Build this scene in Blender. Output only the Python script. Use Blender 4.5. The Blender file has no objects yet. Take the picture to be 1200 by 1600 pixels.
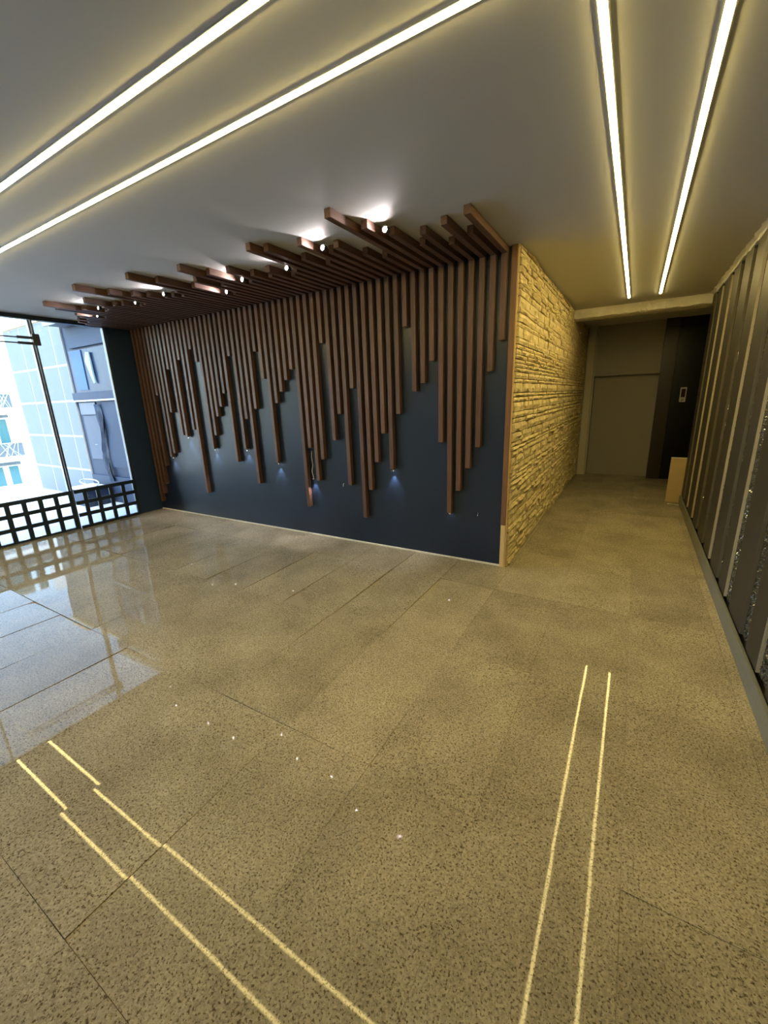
import bpy, bmesh, math, random
from mathutils import Vector, Matrix
random.seed(7)
scene = bpy.context.scene
C = scene.collection

# ------------------------------------------------------------------ camera
H = 2.8                                    # ceiling height
YAW, PITCH, ROLL = -0.5432, 0.2695, -0.0367
CAM = Vector((0.9388, -3.8203, 1.6428)); FPX = 642.63
fw = Vector((math.sin(YAW)*math.cos(PITCH), math.cos(YAW)*math.cos(PITCH), -math.sin(PITCH)))
rt = Vector((math.cos(YAW), -math.sin(YAW), 0)); up = rt.cross(fw)
rt2 = math.cos(ROLL)*rt + math.sin(ROLL)*up; up2 = -math.sin(ROLL)*rt + math.cos(ROLL)*up
cam_d = bpy.data.cameras.new('camera'); cam = bpy.data.objects.new('camera', cam_d); C.objects.link(cam)
cam_d.sensor_fit = 'HORIZONTAL'; cam_d.sensor_width = 36; cam_d.lens = FPX/1200*36
cam_d.clip_start = 0.02; cam_d.clip_end = 300
M3 = Matrix((rt2, up2, -fw)).transposed()
cam.matrix_world = Matrix.Translation(CAM) @ M3.to_4x4()
scene.camera = cam
def at(px, py, axis, val):                 # photo pixel -> point on an axis-aligned plane
    d = fw + rt2*((px-600)/FPX) - up2*((py-800)/FPX)
    return CAM + d*((val-CAM[axis])/d[axis])

# ------------------------------------------------------------------ world, sun, exposure
world = bpy.data.worlds.new('world'); scene.world = world; world.use_nodes = True
wn = world.node_tree; wn.nodes.clear()
wo = wn.nodes.new('ShaderNodeOutputWorld'); wb = wn.nodes.new('ShaderNodeBackground')
sky = wn.nodes.new('ShaderNodeTexSky'); sky.sky_type = 'NISHITA'; sky.sun_disc = False
sky.sun_elevation = math.radians(56); sky.sun_rotation = math.radians(150); sky.air_density = 1.3; sky.dust_density = 1.5
wb.inputs[1].default_value = 2.2
wn.links.new(sky.outputs[0], wb.inputs[0]); wn.links.new(wb.outputs[0], wo.inputs[0])
sun_d = bpy.data.lights.new('sun', 'SUN'); sun_d.energy = 4.5; sun_d.angle = math.radians(0.6); sun_d.color = (1, .97, .92)
sun = bpy.data.objects.new('sun', sun_d); C.objects.link(sun)
sun.rotation_euler = Vector((-0.42, 0.42, -0.80)).to_track_quat('-Z', 'Y').to_euler()
vs = scene.view_settings
vs.view_transform = 'Standard'; vs.look = 'None'; vs.gamma = 1; vs.use_curve_mapping = False
vs.exposure = 0.0
LED_E, SPOT_E, WSPOT_E, CSPOT_W = 70.0, 340.0, 11.0, 6.5

# ------------------------------------------------------------------ materials
MATS = {}
def mat(name, col, rough=.5, metal=0, spec=.5, emit=None, estr=0, noise=None, bump=None, coat=0):
    """noise=(scale, amount, second colour, detail); bump=(scale, strength, distance)"""
    m = bpy.data.materials.new(name); m.use_nodes = True; nt = m.node_tree
    b = nt.nodes['Principled BSDF']
    b.inputs['Base Color'].default_value = (*col, 1); b.inputs['Roughness'].default_value = rough
    b.inputs['Metallic'].default_value = metal; b.inputs['Specular IOR Level'].default_value = spec
    b.inputs['Coat Weight'].default_value = coat
    if emit: b.inputs['Emission Color'].default_value = (*emit, 1); b.inputs['Emission Strength'].default_value = estr
    if noise or bump:
        geo = nt.nodes.new('ShaderNodeNewGeometry')
    if noise:
        n = nt.nodes.new('ShaderNodeTexNoise'); n.inputs['Scale'].default_value = noise[0]; n.inputs['Detail'].default_value = noise[3]
        nt.links.new(geo.outputs['Position'], n.inputs['Vector'])
        r = nt.nodes.new('ShaderNodeMapRange'); r.inputs['From Min'].default_value = .35; r.inputs['From Max'].default_value = .65
        r.inputs['To Max'].default_value = noise[1]
        mx = nt.nodes.new('ShaderNodeMix'); mx.data_type = 'RGBA'
        mx.inputs['A'].default_value = (*col, 1); mx.inputs['B'].default_value = (*noise[2], 1)
        nt.links.new(n.outputs[0], r.inputs['Value']); nt.links.new(r.outputs[0], mx.inputs['Factor'])
        nt.links.new(mx.outputs['Result'], b.inputs['Base Color'])
    if bump:
        n2 = nt.nodes.new('ShaderNodeTexNoise'); n2.inputs['Scale'].default_value = bump[0]; n2.inputs['Detail'].default_value = 5
        nt.links.new(geo.outputs['Position'], n2.inputs['Vector'])
        bp = nt.nodes.new('ShaderNodeBump'); bp.inputs['Strength'].default_value = bump[1]; bp.inputs['Distance'].default_value = bump[2]
        nt.links.new(n2.outputs[0], bp.inputs['Height']); nt.links.new(bp.outputs[0], b.inputs['Normal'])
    MATS[name] = m
    return m

def granite():
    m = bpy.data.materials.new('polished_granite'); m.use_nodes = True; nt = m.node_tree; N = nt.nodes.new; L = nt.links.new
    b = nt.nodes['Principled BSDF']; b.inputs['Specular IOR Level'].default_value = .075
    geo = N('ShaderNodeNewGeometry'); oi = N('ShaderNodeObjectInfo')
    big = N('ShaderNodeTexNoise'); big.inputs['Scale'].default_value = 2.6; big.inputs['Detail'].default_value = 5
    sp = N('ShaderNodeTexNoise'); sp.inputs['Scale'].default_value = 125; sp.inputs['Detail'].default_value = 2.5; sp.inputs['Roughness'].default_value = .6
    sp2 = N('ShaderNodeTexVoronoi'); sp2.inputs['Scale'].default_value = 150
    for n in (big, sp, sp2): L(geo.outputs['Position'], n.inputs['Vector'])
    # base tone: beige <-> greyer beige, per slab offset
    add = N('ShaderNodeMath'); add.operation = 'MULTIPLY_ADD'; add.inputs[1].default_value = .22; L(oi.outputs['Random'], add.inputs[0]); L(big.outputs[0], add.inputs[2])
    r0 = N('ShaderNodeValToRGB'); r0.color_ramp.elements[0].position = .35; r0.color_ramp.elements[0].color = (.245, .206, .135, 1)
    r0.color_ramp.elements[1].position = .85; r0.color_ramp.elements[1].color = (.385, .327, .218, 1); L(add.outputs[0], r0.inputs[0])
    # grains
    g = N('ShaderNodeMix'); g.data_type = 'RGBA'; g.blend_type = 'OVERLAY'; g.inputs['Factor'].default_value = .30
    bw = N('ShaderNodeRGBToBW'); L(sp2.outputs['Color'], bw.inputs[0]); L(r0.outputs[0], g.inputs['A']); L(bw.outputs[0], g.inputs['B'])
    hs = N('ShaderNodeHueSaturation'); hs.inputs['Saturation'].default_value = .8; L(g.outputs['Result'], hs.inputs['Color'])
    dk = N('ShaderNodeValToRGB'); dk.color_ramp.elements[0].position = .36; dk.color_ramp.elements[0].color = (.22, .19, .14, 1)
    dk.color_ramp.elements[1].position = .46; dk.color_ramp.elements[1].color = (1, 1, 1, 1); L(sp.outputs[0], dk.inputs[0])
    mu = N('ShaderNodeMix'); mu.data_type = 'RGBA'; mu.blend_type = 'MULTIPLY'; mu.inputs['Factor'].default_value = .9
    L(hs.outputs[0], mu.inputs['A']); L(dk.outputs[0], mu.inputs['B'])
    L(mu.outputs['Result'], b.inputs['Base Color'])
    rr = N('ShaderNodeMapRange'); rr.inputs['To Min'].default_value = .01; rr.inputs['To Max'].default_value = .04; L(big.outputs[0], rr.inputs['Value'])
    L(rr.outputs[0], b.inputs['Roughness'])
    bp = N('ShaderNodeBump'); bp.inputs['Strength'].default_value = .006; bp.inputs['Distance'].default_value = .002
    L(sp.outputs[0], bp.inputs['Height']); L(bp.outputs[0], b.inputs['Normal'])
    MATS['granite'] = m
granite()

def wood(name, c1, c2, rough, axis):
    m = bpy.data.materials.new(name); m.use_nodes = True; nt = m.node_tree; N = nt.nodes.new; L = nt.links.new
    b = nt.nodes['Principled BSDF']; geo = N('ShaderNodeNewGeometry'); oi = N('ShaderNodeObjectInfo')
    mp = N('ShaderNodeVectorMath'); mp.operation = 'MULTIPLY'
    s = [90, 90, 90]; s[axis] = 5; mp.inputs[1].default_value = s
    L(geo.outputs['Position'], mp.inputs[0])
    n = N('ShaderNodeTexNoise'); n.inputs['Scale'].default_value = 1; n.inputs['Detail'].default_value = 4; n.inputs['Distortion'].default_value = .6
    L(mp.outputs[0], n.inputs['Vector'])
    a = N('ShaderNodeMath'); a.operation = 'MULTIPLY_ADD'; a.inputs[1].default_value = .35; L(oi.outputs['Random'], a.inputs[0]); L(n.outputs[0], a.inputs[2])
    r = N('ShaderNodeValToRGB'); r.color_ramp.elements[0].position = .35; r.color_ramp.elements[0].color = (*c1, 1)
    r.color_ramp.elements[1].position = 1.0; r.color_ramp.elements[1].color = (*c2, 1); L(a.outputs[0], r.inputs[0])
    L(r.outputs[0], b.inputs['Base Color']); b.inputs['Roughness'].default_value = rough
    bp = N('ShaderNodeBump'); bp.inputs['Strength'].default_value = .15; bp.inputs['Distance'].default_value = .002; L(n.outputs[0], bp.inputs['Height']); L(bp.outputs[0], b.inputs['Normal'])
    MATS[name] = m
wood('walnut_up', (.070, .035, .022), (.165, .085, .055), .45, 2)
wood('walnut_along', (.070, .035, .022), (.165, .085, .055), .45, 1)
wood('pale_wood', (.55, .36, .14), (.72, .52, .25), .5, 2)
wood('trim_brown', (.12, .055, .025), (.22, .11, .055), .4, 2)

def glassmat(name, tint, refl_rough=.01):
    m = bpy.data.materials.new(name); m.use_nodes = True; nt = m.node_tree; N = nt.nodes.new; L = nt.links.new
    nt.nodes.clear(); o = N('ShaderNodeOutputMaterial'); t = N('ShaderNodeBsdfTransparent'); g = N('ShaderNodeBsdfGlossy'); fr = N('ShaderNodeFresnel'); mx = N('ShaderNodeMixShader')
    t.inputs[0].default_value = (*tint, 1); g.inputs['Roughness'].default_value = refl_rough; fr.inputs[0].default_value = 1.5
    L(fr.outputs[0], mx.inputs[0]); L(t.outputs[0], mx.inputs[1]); L(g.outputs[0], mx.inputs[2]); L(mx.outputs[0], o.inputs[0])
    MATS[name] = m
glassmat('clear_glass', (.90, .96, .98))
mat('ceiling_paint', (.56, .56, .55), .8, bump=(40, .05, .002))
mat('navy_paint', (.007, .017, .042), .34, spec=.7, noise=(3, .5, (.010, .022, .052), 3))
mat('dark_panel', (.020, .046, .105), .5)
mat('white_plaster', (.80, .76, .66), .7, bump=(18, .5, .012), noise=(9, .6, (.62, .58, .48), 4))
mat('plain_wall', (.42, .41, .38), .8)
mat('stone', (.80, .67, .38), .85, noise=(11, .8, (.50, .40, .21), 6), bump=(45, 1.0, .012))
mat('stone_mortar', (.03, .025, .015), .9)
mat('plank_dark', (.022, .020, .019), .5, noise=(6, .5, (.030, .027, .025), 3))
mat('plank_edge_lit', (.42, .37, .27), .5)  # bright light on a plank's side edge, put into its colour
mat('plank_edge_shaded', (.11, .095, .07), .5)  # same side edge, coloured darker as if less lit
mat('backing_black', (.012, .012, .012), .7)
mat('pebble', (.10, .10, .09), .12, noise=(50, .9, (.02, .02, .02), 2), coat=.5)
mat('skirting_stone', (.13, .14, .13), .3, noise=(30, .5, (.18, .19, .17), 4))
mat('grout', (.26, .22, .15), .8)
mat('black_metal', (.016, .030, .050), .35)
mat('grey_metal', (.16, .17, .18), .35, metal=.8)
mat('alu', (.62, .64, .66), .3, metal=.9)
mat('led', (1, 1, 1), .5, emit=(1.0, .77, .27), estr=LED_E)
mat('spot_lens', (1, 1, 1), .3, emit=(1.0, .88, .86), estr=SPOT_E)
mat('spot_lens_small', (1, 1, 1), .3, emit=(1.0, .95, .95), estr=25)
mat('lamp_black', (.03, .03, .03), .4)
mat('chrome', (.7, .7, .7), .15, metal=1)
mat('grey_door', (.30, .285, .255), .5)
mat('jamb', (.52, .49, .40), .6)
mat('black_gloss', (.006, .006, .007), .25)
mat('casing_brown', (.03, .02, .012), .3)
mat('lilac_plate', (.55, .53, .62), .3)
mat('screen_dark', (.03, .015, .02), .2)
mat('cardboard', (.46, .34, .17), .8, noise=(8, .3, (.38, .28, .14), 3))
mat('paper', (.8, .78, .7), .7)
# outdoors
mat('tile_sky', (.046, .062, .074), .4)
mat('joint_white', (.22, .22, .20), .7)
mat('pavement', (.42, .44, .46), .6, noise=(4, .4, (.34, .36, .39), 4))
mat('white_facade', (.85, .85, .85), .7)
mat('teal_pane', (.03, .11, .125), .1)
mat('rail_grey', (.055, .07, .08), .5)
mat('rail_white', (.22, .27, .27), .5)
mat('street', (.6, .6, .6), .8)
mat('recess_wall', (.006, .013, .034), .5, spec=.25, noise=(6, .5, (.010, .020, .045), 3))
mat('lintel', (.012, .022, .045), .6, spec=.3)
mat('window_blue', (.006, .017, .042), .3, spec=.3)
mat('blind_blue', (.014, .052, .115), .6)
mat('curtain_white', (.17, .25, .28), .7)
mat('plastic_film', (.020, .034, .066), .3)
mat('hose_white', (.30, .35, .40), .4)
mat('awning_dark', (.07, .09, .10), .6)
mat('hedge', (.25, .36, .26), .8)

# ------------------------------------------------------------------ mesh helpers
def link(name, me, m, parent=None):
    o = bpy.data.objects.new(name, me); C.objects.link(o)
    if m: 
        if not me.materials: me.materials.append(MATS[m])
    if parent: o.parent = parent
    return o
def bbox(name, lo, hi, m, parent=None, bev=0.0, seg=1):
    """box from corner to corner, its origin at the middle of its base"""
    lo, hi = Vector(lo), Vector(hi); c = Vector(((lo.x+hi.x)/2, (lo.y+hi.y)/2, lo.z)); d = hi-lo
    bm = bmesh.new(); bmesh.ops.create_cube(bm, size=1)
    for v in bm.verts: v.co = Vector((v.co.x*d.x, v.co.y*d.y, (v.co.z+.5)*d.z))
    if bev: bmesh.ops.bevel(bm, geom=bm.edges[:], offset=bev, segments=seg, affect='EDGES', profile=.5)
    me = bpy.data.meshes.new(name); bm.to_mesh(me); bm.free()
    o = link(name, me, m, parent); o.location = c - (parent_origin(parent))
    return o
def parent_origin(p):
    v = Vector((0, 0, 0))
    while p: v += p.location; p = p.parent
    return v
def build(name, bm, m, parent=None, loc=None, smooth=False):
    me = bpy.data.meshes.new(name); bm.to_mesh(me); bm.free()
    if smooth:
        for f in me.polygons: f.use_smooth = True
    o = link(name, me, m, parent)
    if loc is not None: o.location = Vector(loc) - parent_origin(parent)
    return o
def thing(name, label, cat, loc, group=None):
    o = bpy.data.objects.new(name, None); C.objects.link(o); o.location = loc; o.empty_display_size = .1
    return tag(o, label, cat, group)
def tag(o, label, cat, group=None):
    o['label'] = label; o['category'] = cat
    if group: o['group'] = group
    return o
def struct(o): o['kind'] = 'structure'; return o
def tube(bm, pts, r, n=8):
    """round tube through points"""
    rings = []
    for i, p in enumerate(pts):
        p = Vector(p); a = Vector(pts[max(0, i-1)]); b = Vector(pts[min(len(pts)-1, i+1)])
        t = (b-a).normalized(); s = Vector((0, 0, 1)) if abs(t.z) < .9 else Vector((1, 0, 0))
        u = t.cross(s).normalized(); w = t.cross(u)
        rings.append([bm.verts.new(p + r*(math.cos(2*math.pi*k/n)*u + math.sin(2*math.pi*k/n)*w)) for k in range(n)])
    for A, B in zip(rings, rings[1:]):
        for k in range(n): bm.faces.new((A[k], A[(k+1) % n], B[(k+1) % n], B[k]))
    bm.faces.new(rings[0][::-1]); bm.faces.new(rings[-1])
def lathe(bm, prof, M=Matrix(), n=20):
    rings = []
    for r, z in prof:
        if r < 1e-6: rings.append([bm.verts.new(M @ Vector((0, 0, z)))])
        else: rings.append([bm.verts.new(M @ Vector((r*math.cos(2*math.pi*k/n), r*math.sin(2*math.pi*k/n), z))) for k in range(n)])
    for A, B in zip(rings, rings[1:]):
        if len(A) == 1 and len(B) == 1: continue
        for k in range(n):
            if len(A) == 1: bm.faces.new((A[0], B[k], B[(k+1) % n]))
            elif len(B) == 1: bm.faces.new((A[k], A[(k+1) % n], B[0]))
            else: bm.faces.new((A[k], A[(k+1) % n], B[(k+1) % n], B[k]))

# ------------------------------------------------------------------ room shell
LX, WX, YF, YE = -5.69, 1.68, -7.0, 5.43   # window wall, slatted wall, wall behind the camera, corridor end
floor = struct(bbox('floor', (LX-.05, YF, -.25), (2.8, YE+.3, -.005), 'grout'))
ceiling = struct(bbox('ceiling', (LX-.12, YF-.2, H), (2.9, YE+.2, H+.3), 'ceiling_paint'))
wall_back = struct(bbox('wall_back', (LX, 0, 0), (0, .25, H), 'navy_paint'))
wall_cor = struct(bbox('wall_corridor', (-.2, .25, 0), (0, YE, H), 'stone_mortar'))
wall_right = struct(bbox('wall_right', (WX, YF, 0), (2.8, 3.40, H), 'backing_black'))
wall_alc = struct(bbox('wall_alcove', (2.7, 3.40, 0), (2.8, YE, H), 'plain_wall'))
wall_end = struct(bbox('wall_end', (-.2, YE+.2, 0), (2.8, YE+.3, H), 'plain_wall'))
bbox('end_pier', (-.2, YE, 0), (.20, YE+.2, H), 'plain_wall', wall_end); bbox('end_pier', (1.30, YE, 0), (2.8, YE+.2, H), 'plain_wall', wall_end)
bbox('end_header', (.20, YE, 1.92), (1.30, YE+.2, H), 'grey_door', wall_end)
wall_front = struct(bbox('wall_front', (LX-.12, YF-.2, 0), (2.8, YF, H), 'plain_wall'))
wall_left = struct(bbox('wall_left', (LX-.10, -.36, 0), (LX, .25, H), 'dark_panel'))
wall_left2 = struct(bbox('wall_window_side', (LX-.10, YF, 0), (LX, -6.6, H), 'plain_wall'))

# floor slabs, each a little out of level as laid
TX, TY, GAP = .51, 1.02, .0012
def slab(x0, x1, y0, y1):
    if x1-x0 < .03 or y1-y0 < .03: return
    o = bbox('floor_slab', (x0+GAP/2, y0+GAP/2, -.022), (x1-GAP/2, y1-GAP/2, 0), 'granite', floor, .0007)
    o.rotation_euler = (math.radians(random.gauss(0, .22)), math.radians(random.gauss(0, .36)), 0)
xs = [1.07-TX*k for k in range(-4, 15)]
ys = [-2.57+TY*k for k in range(-5, 9)]
for xa in xs:
    for ya in ys:
        x0, x1, y0, y1 = max(xa, LX), min(xa+TX, 2.7), max(ya, YF), min(ya+TY, YE+.2)
        if y0 >= 3.40: pass
        elif y1 > 3.40 and x1 > WX:
            if x0 >= WX: y0 = 3.40
            else: x1 = min(x1, 2.7)
        else: x1 = min(x1, WX)
        if y0 < 0 < y1 and x0 < 0:
            if x1 <= 0: y1 = 0
            else: slab(0, x1, 0, y1); y1 = 0
        elif y0 >= 0: x0 = max(x0, 0)
        slab(x0, x1, y0, y1)

# stone-clad corridor wall: ledge stones
def stone_mesh(i):
    bm = bmesh.new(); nx, nz = 4, 3; g = {}
    for a in range(nx):
        for b in range(nz):
            edge = a in (0, nx-1) or b in (0, nz-1)
            x = a/(nx-1); z = b/(nz-1)
            g[a, b] = bm.verts.new((random.uniform(.45, .72) if edge else random.uniform(.75, 1.0),
                                    x + (random.uniform(-.03, .03) if 0 < a < nx-1 else 0), z + random.uniform(-.06, .06)*(1 if b == 1 else .6)))
    bk = [bm.verts.new((0, x, z)) for x, z in ((0, 0), (1, 0), (1, 1), (0, 1))]
    for a in range(nx-1):
        for b in range(nz-1): bm.faces.new((g[a, b], g[a+1, b], g[a+1, b+1], g[a, b+1]))
    bm.faces.new([g[a, 0] for a in range(nx)][::-1] + [bk[0], bk[1]])
    bm.faces.new([g[a, nz-1] for a in range(nx)] + [bk[2], bk[3]])
    bm.faces.new([g[0, b] for b in range(nz)] + [bk[3], bk[0]])
    bm.faces.new([g[nx-1, b] for b in range(nz)][::-1] + [bk[1], bk[2]])
    bmesh.ops.triangulate(bm, faces=bm.faces[:])
    me = bpy.data.meshes.new('stone'); bm.to_mesh(me); bm.free(); me.materials.append(MATS['stone']); return me
SM = [stone_mesh(i) for i in range(14)]
stones = []
z = 0.0
while z < H-.005:
    h = min(random.choice((.036, .045, .055, .068, .085)), H-z)
    y = 0.004
    while y < YE-.02:
        l = random.uniform(.10, .42)
        if YE-y-l < .08: l = YE-y
        stones.append((y, z, l, h, random.uniform(.022, .050))); y += l
    z += h
stones.sort(key=lambda s: -(s[2]*s[3])/((s[0]+s[2]/2-CAM.y)**2.8))
vv, ff = [], []
for k, (y, z, l, h, d) in enumerate(stones):
    me = random.choice(SM); g = .008
    if k < 300:
        o = link('stone', me, None, wall_cor); o.location = Vector((0, y+g/2, z+g/2)) - parent_origin(wall_cor); o.scale = (d, l-g, h-g)
    else:
        n0 = len(vv)
        vv += [(v.co.x*d, y+g/2+v.co.y*(l-g), z+g/2+v.co.z*(h-g)) for v in me.vertices]
        ff += [tuple(n0+i for i in p.vertices) for p in me.polygons]
me = bpy.data.meshes.new('far_stones'); me.from_pydata(vv, [], ff)
o = link('stone_courses', me, 'stone', wall_cor); o.location = -parent_origin(wall_cor); o['kind'] = 'stuff'

# corner trim between navy wall and stone, its foot left bare
tr = struct(bbox('trim_1', (-.052, -.026, .43), (-.004, 0, H), 'trim_brown', bev=.002))
bbox('bare_foot', (-.050, -.025, 0), (-.006, 0, .43), 'pale_wood', tr, .002)
bbox('pale_edge', (-.004, -.022, 0), (.006, 0, H), 'pale_wood', tr, .001)
struct(bbox('baseboard_back', (LX+.01, -.012, 0), (-.055, 0, .016), 'white_plaster'))

# ------------------------------------------------------------------ slatted right wall
planks = []           # (near edge, far edge)
planks = [(3.12, 3.40), (2.66, 2.98), (2.12, 2.52), (1.64, 1.96), (1.14, 1.46), (.68, .98), (.22, .54), (-.15, .08), (-.72, -.36), (-1.15, -.90), (-1.75, -1.35)]
planks += [(-2.30-.52*k, -1.95-.52*k) for k in range(10)]
LIT_EDGES = {.68, -.15, 2.66, 2.12, -1.15}  # near edges painted paler as if they catch more light
for n, f in planks:
    lean = random.uniform(-.004, .004)
    o = bbox('plank', (WX-.024, n, .13), (WX-.001, f, H-.032+random.uniform(-.012, .012)), 'plank_dark', wall_right, .002)
    o.rotation_euler = (lean, 0, 0)
    e = bbox('plank_edging', (WX-.0235, n-.002, .13), (WX-.004, n+.0005, H-.06), 'plank_edge_lit' if n in LIT_EDGES else 'plank_edge_shaded', wall_right)
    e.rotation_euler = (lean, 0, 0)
# glossy chips filling the gaps
vv, ff = [], []
oct_f = [(0, 2, 4), (2, 1, 4), (1, 3, 4), (3, 0, 4), (2, 0, 5), (1, 2, 5), (3, 1, 5), (0, 3, 5)]
for (n0, f0), (n1, f1) in zip(planks, planks[1:]):
    ya, yb = f1, n0
    if yb < -2.6: break
    zz = .13
    while zz < H-.06:
        yy = ya+.006
        while yy < yb-.004:
            r = random.uniform(.004, .009); c = Vector((WX-.002, yy+random.uniform(-.004, .004), zz+random.uniform(-.004, .004)))
            M = Matrix.Rotation(random.uniform(0, 6.28), 3, Vector((random.random(), random.random(), random.random()+.01)).normalized())
            n = len(vv); vv += [tuple(c + M @ (Vector(d)*r*random.uniform(.7, 1.3))) for d in ((1, 0, 0), (-1, 0, 0), (0, 1, 0), (0, -1, 0), (0, 0, 1), (0, 0, -1))]
            ff += [tuple(n+i for i in t) for t in oct_f]
            yy += .0145
        zz += .0145
me = bpy.data.meshes.new('chips'); me.from_pydata(vv, [], ff)
o = link('glossy_chips', me, 'pebble', wall_right); o.location = -parent_origin(wall_right); o['kind'] = 'stuff'
struct(bbox('baseboard_right', (WX-.046, YF+.01, 0), (WX-.025, 3.40, .125), 'skirting_stone', bev=.003))
# rough plaster edge along the ceiling over the planks
bm = bmesh.new(); prev = None
n = 90
for i in range(n+1):
    y = -3.6 + (3.4+3.6)*i/n
    a = .034+random.uniform(-.010, .010); b = .030+random.uniform(-.012, .012)
    ring = [bm.verts.new((WX-.0, y, H-.001)), bm.verts.new((WX-a-.03, y, H-.001)), bm.verts.new((WX-a, y, H-b*.45)), bm.verts.new((WX-.026, y, H-b)), bm.verts.new((WX, y, H-b))]
    if prev:
        for k in range(4): bm.faces.new((prev[k], ring[k], ring[k+1], prev[k+1]))
    prev = ring
bmesh.ops.recalc_face_normals(bm, faces=bm.faces[:])
struct(build('trim_2', bm, 'ceiling_paint'))

# ------------------------------------------------------------------ corridor end
bm = bmesh.new(); n = 40; prev = None
for i in range(n+1):
    x = .0 + 2.7*i/n
    j = lambda s: random.uniform(-s, s)
    ring = [bm.verts.new(p) for p in ((x, 3.39+j(.006), H), (x, 3.40+j(.006), 2.685+j(.008)), (x, 3.44, 2.675+j(.006)), (x, 3.66+j(.004), 2.672+j(.004)), (x, 3.68, H))]
    if prev:
        for k in range(4): bm.faces.new((prev[k], ring[k], ring[k+1], prev[k+1]))
    prev = ring
bmesh.ops.recalc_face_normals(bm, faces=bm.faces[:])
beam = struct(build('trim_3', bm, 'white_plaster'))
for x, s in ((.86, .022), (.93, .016)):
    bm = bmesh.new(); bmesh.ops.create_icosphere(bm, subdivisions=1, radius=s)
    for v in bm.verts: v.co *= random.uniform(.7, 1.2)
    build('plaster_lump', bm, 'white_plaster', beam, (x, 3.40, 2.69))
struct(bbox('trim_4', (.045, YE-.06, 0), (.175, YE, H), 'jamb', bev=.004))
# door with a plain grey leaf under a lintel edge
door = struct(bbox('door_1', (.205, YE+.13, 0), (1.295, YE+.17, 1.915), 'grey_door'))
bbox('door_stop', (1.26, YE+.05, 0), (1.30, YE+.13, 1.915), 'casing_brown', door, .003)
bbox('lintel_edge', (.20, YE-.012, 1.905), (1.30, YE, 1.935), 'grey_door', door, .003)
struct(bbox('trim_5', (1.255, YE-.09, 0), (1.46, YE, H), 'casing_brown', bev=.003))
struct(bbox('wall_panel_black', (1.46, YE-.05, 0), (2.7, YE, H), 'black_gloss'))
cp = thing('lift_call_panel', 'small pale call panel with dark display on the black wall at corridor end', 'call panel', (1.645, YE-.05, 1.39))
plt = bbox('plate', (1.598, YE-.062, 1.392), (1.690, YE-.05, 1.645), 'lilac_plate', cp, .003)
bbox('display', (1.614, YE-.066, 1.475), (1.674, YE-.06, 1.620), 'screen_dark', plt, .002)
bm = bmesh.new(); lathe(bm, [(0, 0), (.022, 0), (.022, .008), (.017, .010), (0, .010)], Matrix.Rotation(math.pi/2, 4, 'X'))
build('call_button', bm, 'grey_door', plt, (1.644, YE-.062, 1.432))

# leaning board and paper scrap
bd = thing('leaning_board', 'tan particle board offcut standing at the end of the dark slatted wall', 'board', (1.64, 3.48, 0))
b = bbox('panel', (1.475, 3.47, 0), (1.80, 3.488, .655), 'cardboard', bd, .002)
bbox('edge_band', (1.475, 3.467, .655), (1.80, 3.491, .662), 'paper', bd)
b.rotation_euler.x = 0
bd.rotation_euler = (0, 0, math.radians(-4))
bm = bmesh.new()
g = [[bm.verts.new((.16*i/4-.08, .045*j-.0225, .004+.006*math.sin(i*1.4+j))) for j in range(2)] for i in range(5)]
for i in range(4): bm.faces.new((g[i][0], g[i+1][0], g[i+1][1], g[i][1]))
bmesh.ops.solidify(bm, geom=bm.faces[:], thickness=.002)
p = build('paper_scrap', bm, 'paper', loc=(1.575, 3.30, .001)); tag(p, 'scrap of white paper lying on the floor beside the tan board', 'paper')

# ------------------------------------------------------------------ battens on the navy wall
PITCH_B, X0 = .0928, -.104
WZ = [2.087, 1.840, 1.171, .967, .738, .504, 1.210, 1.966, 1.771, 1.695, 2.295, 1.484, .915, 1.286, .979, .664, .333, 1.756, .698, 1.493, 1.204, 2.241, .978, .720,
      1.106, .378, 2.002, 1.888, 1.762, 1.632, .907, 1.924, 2.241, 1.571, .609, 1.447, 1.060, 2.225, .882, 1.779, 1.612, 1.484, 1.230, 1.050, 2.204, 2.367, .389, 1.306,
      2.254, 1.210, 1.226, 2.147, 1.551, .949, .892, 1.805, .743, .445, .287, .147]
bx_ = [X0 - PITCH_B*i for i in range(60)]
BW, BD = .048, .055
screen = thing('batten_screen', 'brown walnut battens of uneven length hanging down the navy wall', 'wall cladding', (-2.85, 0, 0))
for i, x in enumerate(bx_):
    bbox('batten', (x-BW/2, -BD, WZ[i]), (x+BW/2, -.0005, H-.056), 'walnut_up', screen, .0025)
CL = {0: .95, 1: .62, 2: .88, 3: .5, 4: .81, 5: .62, 6: .93, 7: 1.14, 8: 1.42, 9: .55, 10: .70, 11: .96, 12: .90, 13: 1.16, 14: .70, 15: .9, 16: 1.22, 17: 1.31, 18: .70, 19: .62,
      20: .84, 21: .72, 22: .85, 23: 1.04, 24: .70, 25: 1.10, 26: 1.32, 27: .8, 28: 1.03, 29: .50, 30: .92, 31: 1.23, 32: 1.45, 33: .92, 34: .78, 35: .83, 36: .85, 37: .99, 38: 1.1, 39: 1.28,
      40: 1.55, 41: .81, 42: .8, 43: .95, 44: 1.0, 45: 1.25, 46: 1.02, 47: .92, 48: .9, 49: 1.1, 50: 1.44, 51: 1.29, 52: .72, 53: 1.01, 54: .92, 55: .8, 56: .86, 57: .7, 58: .78, 59: .65}
canopy = thing('batten_canopy', 'brown walnut battens of uneven length fixed under the ceiling above the navy wall', 'ceiling cladding', (-2.85, -.5, H-BD))
for i, x in enumerate(bx_):
    bbox('ceiling_batten', (x-BW/2, -CL[i], H-BD), (x+BW/2, -.0005, H-.0005), 'walnut_along', canopy, .0025)

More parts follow.
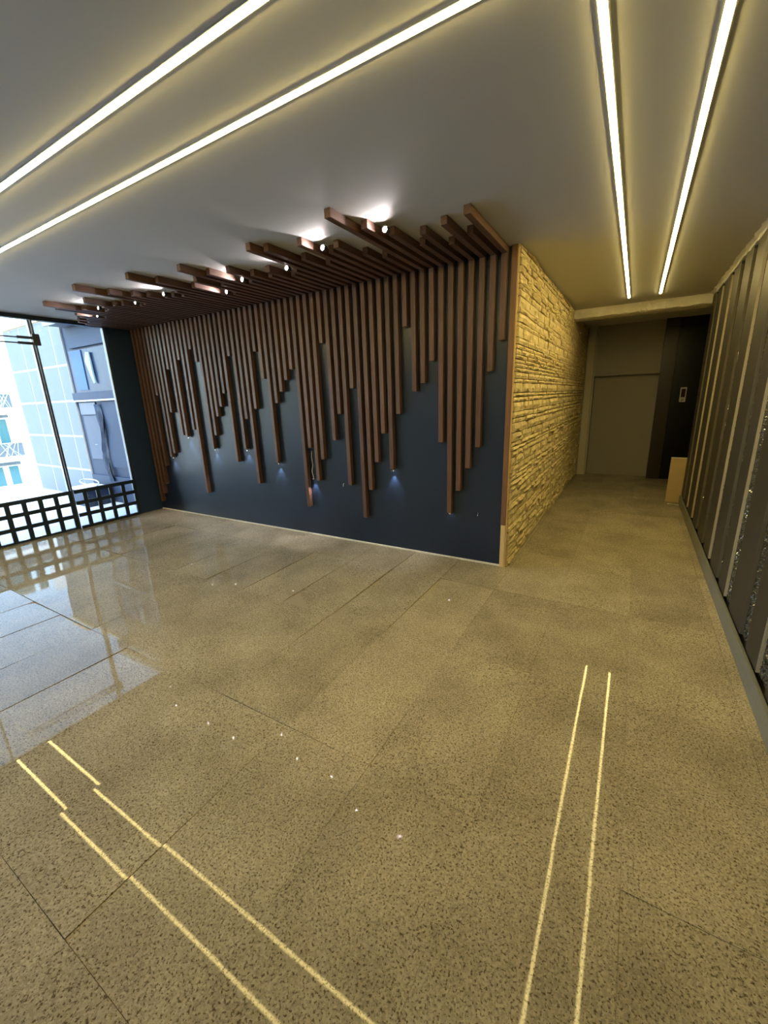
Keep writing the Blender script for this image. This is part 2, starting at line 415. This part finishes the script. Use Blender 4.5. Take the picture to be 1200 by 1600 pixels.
# ceiling spotlights in the gaps where a batten stops short
SPOTS = [(6, 1.00), (12, .98), (18, .78), (24, .78), (29, .58), (35, .91), (41, .89), (47, 1.0), (52, .79)]
def spotlight(x, y, label):
    t = thing('ceiling_spotlight', label, 'spotlight', (x, y, H-.045), 'spotlights between the ceiling battens')
    R = Matrix.Rotation(math.radians(-88), 4, 'X')           # beam tilted down and away from the wall
    bm = bmesh.new(); lathe(bm, [(0, .024), (.017, .024), (.021, .014), (.023, -.024), (.020, -.024), (.018, -.008), (0, -.008)], R, 18); hs_ = build('housing', bm, 'lamp_black', t, (x, y, H-.045), True)
    bm = bmesh.new(); lathe(bm, [(.0178, -.009), (.0175, -.012), (.012, -.017), (0, -.019)], R, 16); build('lens', bm, 'spot_lens', hs_, (x, y, H-.045), True)
    ld = bpy.data.lights.new('spot_beam', 'SPOT'); ld.energy = CSPOT_W; ld.spot_size = math.radians(105); ld.spot_blend = .5; ld.shadow_soft_size = .012; ld.color = (1, .90, .88)
    lo = bpy.data.objects.new('spot_beam', ld); C.objects.link(lo); lo.parent = t; lo.location = R @ Vector((0, 0, -.030)); lo.rotation_euler = R.to_euler()
    bm = bmesh.new(); tube(bm, [(0, .012, .018), (0, .014, .034), (0, .010, .0445)], .004, 6); build('bracket', bm, 'chrome', t, (x, y, H-.045))
    return t
SL = ['bright white spotlight in the batten gap closest to the stone-clad corner',
      'white spotlight in the second lit batten gap from the stone-clad corner', 'white spotlight in the third lit batten gap from the stone-clad corner',
      'white spotlight in the fourth lit batten gap from the stone-clad corner', 'white spotlight deep behind a short batten, fifth from the stone-clad corner',
      'white spotlight in the sixth lit batten gap from the stone-clad corner', 'white spotlight in the third lit batten gap from the glass front',
      'white spotlight in the second lit batten gap from the glass front', 'white spotlight in the batten gap closest to the glass front']
for (i, y), l in zip(SPOTS, SL): spotlight(bx_[i], -y-.005, l)

# small downlights under batten ends on the wall
WL = [(12, .915), (24, .745), (30, .907), (36, 1.06), (43, 1.05), (49, 1.21), (54, .892), (5, .504)]
WLL = {12: 'tiny downlight under a batten end, its bright cone nearest the stone-clad corner', 24: 'tiny downlight hanging loose on its wires between two long battens', 30: 'tiny downlight under a lone long batten beside a stepped run of short ones',
       36: 'tiny downlight under a batten end between two longer lone battens', 43: 'tiny downlight at the tip of a stepped run of battens near the glass front', 49: 'tiny downlight under the highest lit batten end near the glass front', 54: 'tiny downlight beside the long battens at the glass front', 5: 'tiny unlit downlight under the longest batten beside the stone-clad corner'}
for i, z in WL:
    x = bx_[i]; t = thing('batten_downlight', WLL[i], 'downlight', (x, -BD/2, z-.022), 'downlights under the batten ends')
    bm = bmesh.new(); lathe(bm, [(0, .0215), (.013, .0215), (.015, .004), (.013, 0), (.011, .004), (0, .005)], n=14); hs_ = build('housing', bm, 'chrome', t, (x, -BD/2, z-.022), True)
    bm = bmesh.new(); lathe(bm, [(.0108, .0035), (.008, -.001), (0, -.002)], n=12); build('lens', bm, 'spot_lens_small', hs_, (x, -BD/2, z-.022), True)
    if i != 5:
        ld = bpy.data.lights.new('downlight_beam', 'SPOT'); ld.energy = WSPOT_E; ld.spot_size = math.radians(75); ld.spot_blend = .6; ld.shadow_soft_size = .006; ld.color = (1, .95, .95)
        lo = bpy.data.objects.new('downlight_beam', ld); C.objects.link(lo); lo.parent = t; lo.location = (0, 0, -.006); lo.rotation_euler = (math.radians(-8), 0, 0)
    if i == 24:
        bm = bmesh.new(); tube(bm, [(0, 0, .022), (-.012, -.006, .10), (.010, -.004, .18), (-.006, 0, .26), (0, .004, .345)], .003, 6); build('loose_wire', bm, 'paper', t, (x, -BD/2, z-.022))
bm = bmesh.new(); tube(bm, [(0, 0, 0), (-.004, -.012, -.008), (.003, -.02, -.02), (.0, -.02, -.035)], .003, 6)
tag(build('wire_stub', bm, 'paper', loc=(-1.90, -.001, .70)), 'short stub of white wire poking out of the navy wall', 'wire')
bm = bmesh.new(); tube(bm, [(0, 0, .03), (0, -.015, .022), (0, -.02, 0), (0, -.004, -.012)], .004, 6)
tag(build('wall_hook', bm, 'chrome', loc=(-.28, -.001, .5)), 'small metal hook on the bare navy wall beside the stone corner', 'hook')

# ------------------------------------------------------------------ LED strips
def led(name, a, b, axis, label):
    lo = [min(a[0], b[0]), min(a[1], b[1])]; hi = [max(a[0], b[0]), max(a[1], b[1])]
    c = Vector(((a[0]+b[0])/2, (a[1]+b[1])/2, H-.016))
    t = thing(name, label, 'light strip', c, 'warm LED strips in the ceiling')
    w = .014; L = (hi[0]-lo[0]) if axis == 0 else (hi[1]-lo[1])
    prof = [(w*math.cos(math.pi*k/8), -.012*math.sin(math.pi*k/8)) for k in range(9)]
    bm = bmesh.new(); ends = []
    for s in (-L/2, L/2):
        ends.append([bm.verts.new((s, u, v+.0155) if axis == 0 else (u, s, v+.0155)) for u, v in prof])
    for k in range(8): bm.faces.new((ends[0][k], ends[0][k+1], ends[1][k+1], ends[1][k]))
    bm.faces.new(ends[0]); bm.faces.new(ends[1][::-1]); bmesh.ops.recalc_face_normals(bm, faces=bm.faces[:])
    build('diffuser', bm, 'led', t, c, True)
    for s in (-1, 1):
        if axis == 0: bbox('channel_lip', (lo[0], c.y+s*w-.0025+s*.0025, H-.006), (hi[0], c.y+s*w+.0025+s*.0025, H-.0002), 'alu', t)
        else: bbox('channel_lip', (c.x+s*w-.0025+s*.0025, lo[1], H-.006), (c.x+s*w+.0025+s*.0025, hi[1], H-.0002), 'alu', t)
led('led_strip', (LX+.06, -2.625), (1.03, -2.625), 0, 'warm LED ceiling strip toward the glass front, the one farther from the batten wall')
led('led_strip', (LX+.06, -2.276), (.69, -2.276), 0, 'warm LED ceiling strip toward the glass front, the one closer to the batten wall')
led('led_strip', (.720, -2.30), (.720, 2.92), 1, 'warm LED ceiling strip into the corridor, the one beside the stone wall')
led('led_strip', (1.062, -2.65), (1.062, 2.90), 1, 'warm LED ceiling strip into the corridor, the one beside the dark slatted wall')

# ------------------------------------------------------------------ glass front
GX = LX-.045
win = struct(bbox('window_1', (GX-.005, -1.215, .03), (GX+.005, -.36, H-.05), 'clear_glass'))
bbox('stile', (GX-.03, -1.232, 0), (GX+.03, -1.212, H-.04), 'grey_metal', win, .003)
bbox('stile', (GX-.03, -.385, 0), (GX+.03, -.361, H-.04), 'grey_metal', win, .003)
bbox('head_rail', (GX-.04, -6.6, H-.05), (GX+.045, -.361, H-.001), 'black_metal', win, .003)
dr = struct(bbox('door_2', (GX-.005, -2.60, .03), (GX+.005, -1.262, H-.055), 'clear_glass'))
bbox('stile', (GX-.03, -1.262, 0.005), (GX+.03, -1.242, H-.055), 'grey_metal', dr, .003)
bbox('stile', (GX-.03, -2.62, 0.005), (GX+.03, -2.598, H-.055), 'grey_metal', dr, .003)
win2 = struct(bbox('window_unseen', (GX-.005, -6.6, .03), (GX+.005, -2.63, H-.05), 'clear_glass'))  # unseen glazing, lengthened behind the camera to let in more daylight
for y in (-3.8, -5.2, -6.58): bbox('stile', (GX-.03, y, 0), (GX+.03, y+.02, H-.04), 'grey_metal', win2, .003)
cl = thing('door_closer', 'dark metal door closer with twin arms across the top of the glass door', 'door closer', (GX+.05, -1.5, 2.47))
bbox('bracket', (GX+.02, -1.262, 2.445), (GX+.075, -1.185, 2.58), 'lamp_black', cl, .004)
for z in (2.462, 2.528):
    bbox('clamp', (GX+.03, -1.42, z-.012), (GX+.065, -1.26, z+.018), 'lamp_black', cl, .003)
    bbox('arm', (GX+.038, -2.4, z-.006), (GX+.055, -1.42, z+.008), 'lamp_black', cl, .002)
# lattice guards
def lattice(y0, y1, label):
    t = thing('lattice_guard', label, 'lattice', (LX+.006, (y0+y1)/2, 0))
    x0, x1 = LX-.006, LX+.018
    for z in (.012, .196, .371, .533):
        bbox('rail', (x0, y0, z-(.012 if z < .1 else .026)), (x1, y1, z+.026), 'black_metal', t, .002)
    y = -.36-.026
    while y > y0:
        if y-.026 >= y0-.03 and y+.026 <= y1+.03:
            bbox('upright', (x0+.001, max(y-.026, y0), .002), (x1-.001, min(y+.026, y1), .557), 'black_metal', t, .002)
        y -= .1755
lattice(-1.212, -.362, 'dark metal lattice of square openings at the foot of the fixed pane')
lattice(-4.98, -1.245, 'dark metal lattice of square openings across the foot of the glass door')
struct(bbox('trim_6', (LX+.02, -5.0, 0), (LX+.045, -1.26, .012), 'alu'))

# ------------------------------------------------------------------ outdoors
pv = struct(bbox('pavement', (-11.6, -9, -.35), (LX-.05, 1.2, -.03), 'pavement'))
st = struct(bbox('street', (-60, -60, -4.6), (-11.6, 60, -4.4), 'street'))
# tiled return wall
tw = thing('tiled_wall', 'pale blue tiled wall with white joints just outside the glass front', 'wall', (-9.0, .1, 0))
tx = [-10.2, -9.47, -8.21, -7.85]; tz = [-.03, .52, 1.16, 1.80, 2.42, 3.20]
bbox('core', (-10.2, .003, -.03), (-7.85, .4, 3.3), 'joint_white', tw)
for a, b2 in zip(tx, tx[1:]):
    for c, d in zip(tz, tz[1:]):
        bbox('tile', (a+.014, 0, c+.018), (b2-(.014 if b2 > -7.9 else .014), .02, d-.018), 'tile_sky', tw, .003)
bbox('coping', (-10.22, -.03, 3.2), (-7.83, .42, 3.27), 'pale_wood', tw, .004)
# shaded shopfront recess
RY = .03
sf = thing('shopfront', 'shaded blue grey shopfront between the tiled wall and the glass front', 'shopfront', (-6.8, RY, 0))
bbox('facade', (-7.848, RY, -.03), (LX-.12, RY+.3, 3.3), 'recess_wall', sf)
p0 = at(107, 522, 1, RY); p1 = at(172, 545, 1, RY)
bbox('lintel', (p0.x, RY-.05, 2.66), (-5.85, RY, 2.98), 'lintel', sf, .004)
wx0, wx1, wz0, wz1 = at(110, 560, 1, RY).x, at(176, 560, 1, RY).x, 1.93, 2.63
wd = bbox('window', (wx0, RY-.02, wz0), (wx1, RY, wz1), 'window_blue', sf)
b0, b1 = at(118, 575, 1, RY).x, at(134, 575, 1, RY).x
bl = bbox('blind', (b0, RY-.035, 1.97), (b1, RY-.021, 2.62), 'blind_blue', wd)
bm = bmesh.new()
q = [at(*p_, 1, RY-.05) for p_ in ((133, 550), (134, 565), (143, 588), (148, 599), (149.5, 598), (145, 580), (138, 550))]
fr_ = [bm.verts.new((v.x, RY-.055-.01*(k_ % 2), v.z)) for k_, v in enumerate(q)]; bk_ = [bm.verts.new((v.x, RY-.036, v.z)) for v in q]
bm.faces.new(fr_); bm.faces.new(bk_[::-1])
for k_ in range(7): bm.faces.new((fr_[k_], bk_[k_], bk_[(k_+1) % 7], fr_[(k_+1) % 7]))
bmesh.ops.triangulate(bm, faces=bm.faces[:]); bmesh.ops.recalc_face_normals(bm, faces=bm.faces[:])
build('curtain', bm, 'curtain_white', wd, (0, 0, 0))
bbox('window_sill', (wx0-.1, RY-.06, 1.80), (wx1+.1, RY, 1.93), 'recess_wall', sf, .004)
bbox('sill_edge', (-7.85, RY-.07, 1.775), (-5.9, RY, 1.80), 'hose_white', sf)
a0, a1 = at(127, 640, 1, RY), at(152, 640, 1, RY)
bbox('notice_panel', (a0.x, RY-.02, 1.55), (a1.x, RY, 1.755), 'plastic_film', sf, .002)
bbox('lower_panel', (a0.x+.05, RY-.015, .75), (a1.x, RY, 1.53), 'window_blue', sf, .002)
a2, a3 = at(170, 690, 1, RY), at(196, 690, 1, RY)
bbox('grey_panel', (a2.x, RY-.02, .62), (a3.x, RY, 1.76), 'lintel', sf, .002)
bbox('plinth', (-7.85, RY-.03, -.03), (-5.85, RY, .45), 'lintel', sf, .003)
bm = bmesh.new(); g = []
for i in range(9):
    row = []
    for j in range(13):
        zc = 1.72-1.35*j/12; xc = a1.x+.03+.16*i/8+.05*math.sin(j*.55)
        row.append(bm.verts.new((xc, RY-.05-.02*math.sin(i*2.1+j*.9)-.01*random.random(), zc)))
    g.append(row)
for i in range(8):
    for j in range(12): bm.faces.new((g[i][j], g[i+1][j], g[i+1][j+1], g[i][j+1]))
bmesh.ops.solidify(bm, geom=bm.faces[:], thickness=.004)
tag(build('plastic_sheet', bm, 'plastic_film', smooth=True), 'crumpled pale plastic sheet hanging against the shopfront outside', 'plastic sheet')
bm = bmesh.new(); r = .20
tube(bm, [(r*math.cos(t*.2618), r*.6*math.sin(t*.2618), 0.10*abs(math.sin(t*.13))) for t in range(23)], .011, 6)
tag(build('hose_loop', bm, 'hose_white', loc=(-7.45, -.24, .30)), 'loop of white hose resting outside by the foot of the tiled wall', 'hose')
bk = thing('kerb_block', 'low pale block outside carrying the white hose loop', 'block', (-7.4, -.24, -.03))
bbox('block_body', (-7.75, -.45, -.03), (-7.15, -.05, .26), 'lintel', bk, .01); bbox('block_cap', (-7.77, -.47, .26), (-7.13, -.04, .289), 'pavement', bk, .006)
aw = sf
bm = bmesh.new()
vsw = [bm.verts.new(v) for v in ((-7.75, -.25, 3.02), (-5.85, -.25, 3.02), (-5.85, RY, 3.02), (-7.75, RY, 3.02), (-7.75, -.25, 3.10), (-5.85, -.25, 3.10), (-5.85, RY, 3.28), (-7.75, RY, 3.28))]
for idx in ((3, 2, 1, 0), (4, 5, 6, 7), (0, 1, 5, 4), (1, 2, 6, 5), (2, 3, 7, 6), (3, 0, 4, 7)): bm.faces.new([vsw[i] for i in idx])
build('canopy_body', bm, 'awning_dark', aw, (0, 0, 0)); bbox('fascia', (-7.76, -.275, 3.0), (-5.84, -.25, 3.12), 'grey_metal', aw)

# white block with balconies across the street
BX = -34.0
bdg = thing('apartment_block', 'white sunlit apartment block with patterned balcony rails across the street', 'building', (BX-4, 2, -4.4))
bbox('walls', (BX-8, -14, -4.4), (BX, 3.6, 14), 'white_facade', bdg)
def onb(px, py): return at(px, py, 0, BX)
lv = []
y_r = onb(25, 705).y
for k in range(-1, 4):
    zb = onb(10, 712).z + 3.0*k
    bbox('balcony_slab', (BX, -9, zb-.30), (BX+1.1, y_r+.15, zb), 'white_facade', bdg, .01)
    bbox('slab_painted_shadow', (BX, -9, zb-.62), (BX+.25, y_r, zb-.42), 'rail_grey', bdg)  # dark solid bar standing in for the shade below the slab
    rp = bbox('balcony_rail', (BX+1.02, -9, zb), (BX+1.05, y_r+.1, zb+.80), 'rail_grey', bdg)
    bbox('handrail', (BX+.98, -9, zb+.80), (BX+1.09, y_r+.12, zb+.86), 'rail_white', bdg)
    if k in (0, 1):
        bm = bmesh.new(); random.seed(20+k)
        for s in range(16):
            ya = y_r - random.uniform(0, 3.2); yb = ya + random.uniform(-.9, .9)
            yb = min(yb, y_r)
            tube(bm, [(BX+1.07, ya, zb+.02), (BX+1.07, yb, zb+.80)], .022, 4)
        build('rail_pattern', bm, 'rail_white', bdg, (0, 0, 0))
    for (ya, yb) in ((y_r-3.6, y_r-.92), (y_r-.62, y_r-.12)):
        w = bbox('window_frame', (BX, ya-.06, zb+.75), (BX+.05, yb+.06, zb+2.35), 'white_facade', bdg)
        bbox('pane', (BX+.05, ya, zb+.8), (BX+.06, yb, zb+2.3), 'teal_pane', w)
    bbox('wall_pier', (BX, y_r+.2, zb-.3), (BX+.3, y_r+1.5, zb+2.7), 'white_facade', bdg)
for j, yy in enumerate((-1.2, -.2, .8)):
    q = onb(8, 758)
    bm = bmesh.new(); bmesh.ops.create_icosphere(bm, subdivisions=2, radius=.55)
    for v in bm.verts: v.co = Vector((v.co.x, v.co.y, max(v.co.z*.8, -.3)))*random.uniform(.85, 1.15)
    tag(build('hedge_bush', bm, 'hedge', loc=(BX+3, q.y+yy*1.5-1.2, -3.95)), 'clipped pale green bush at the foot of the white apartment block', 'bush', 'bushes below the apartment block')
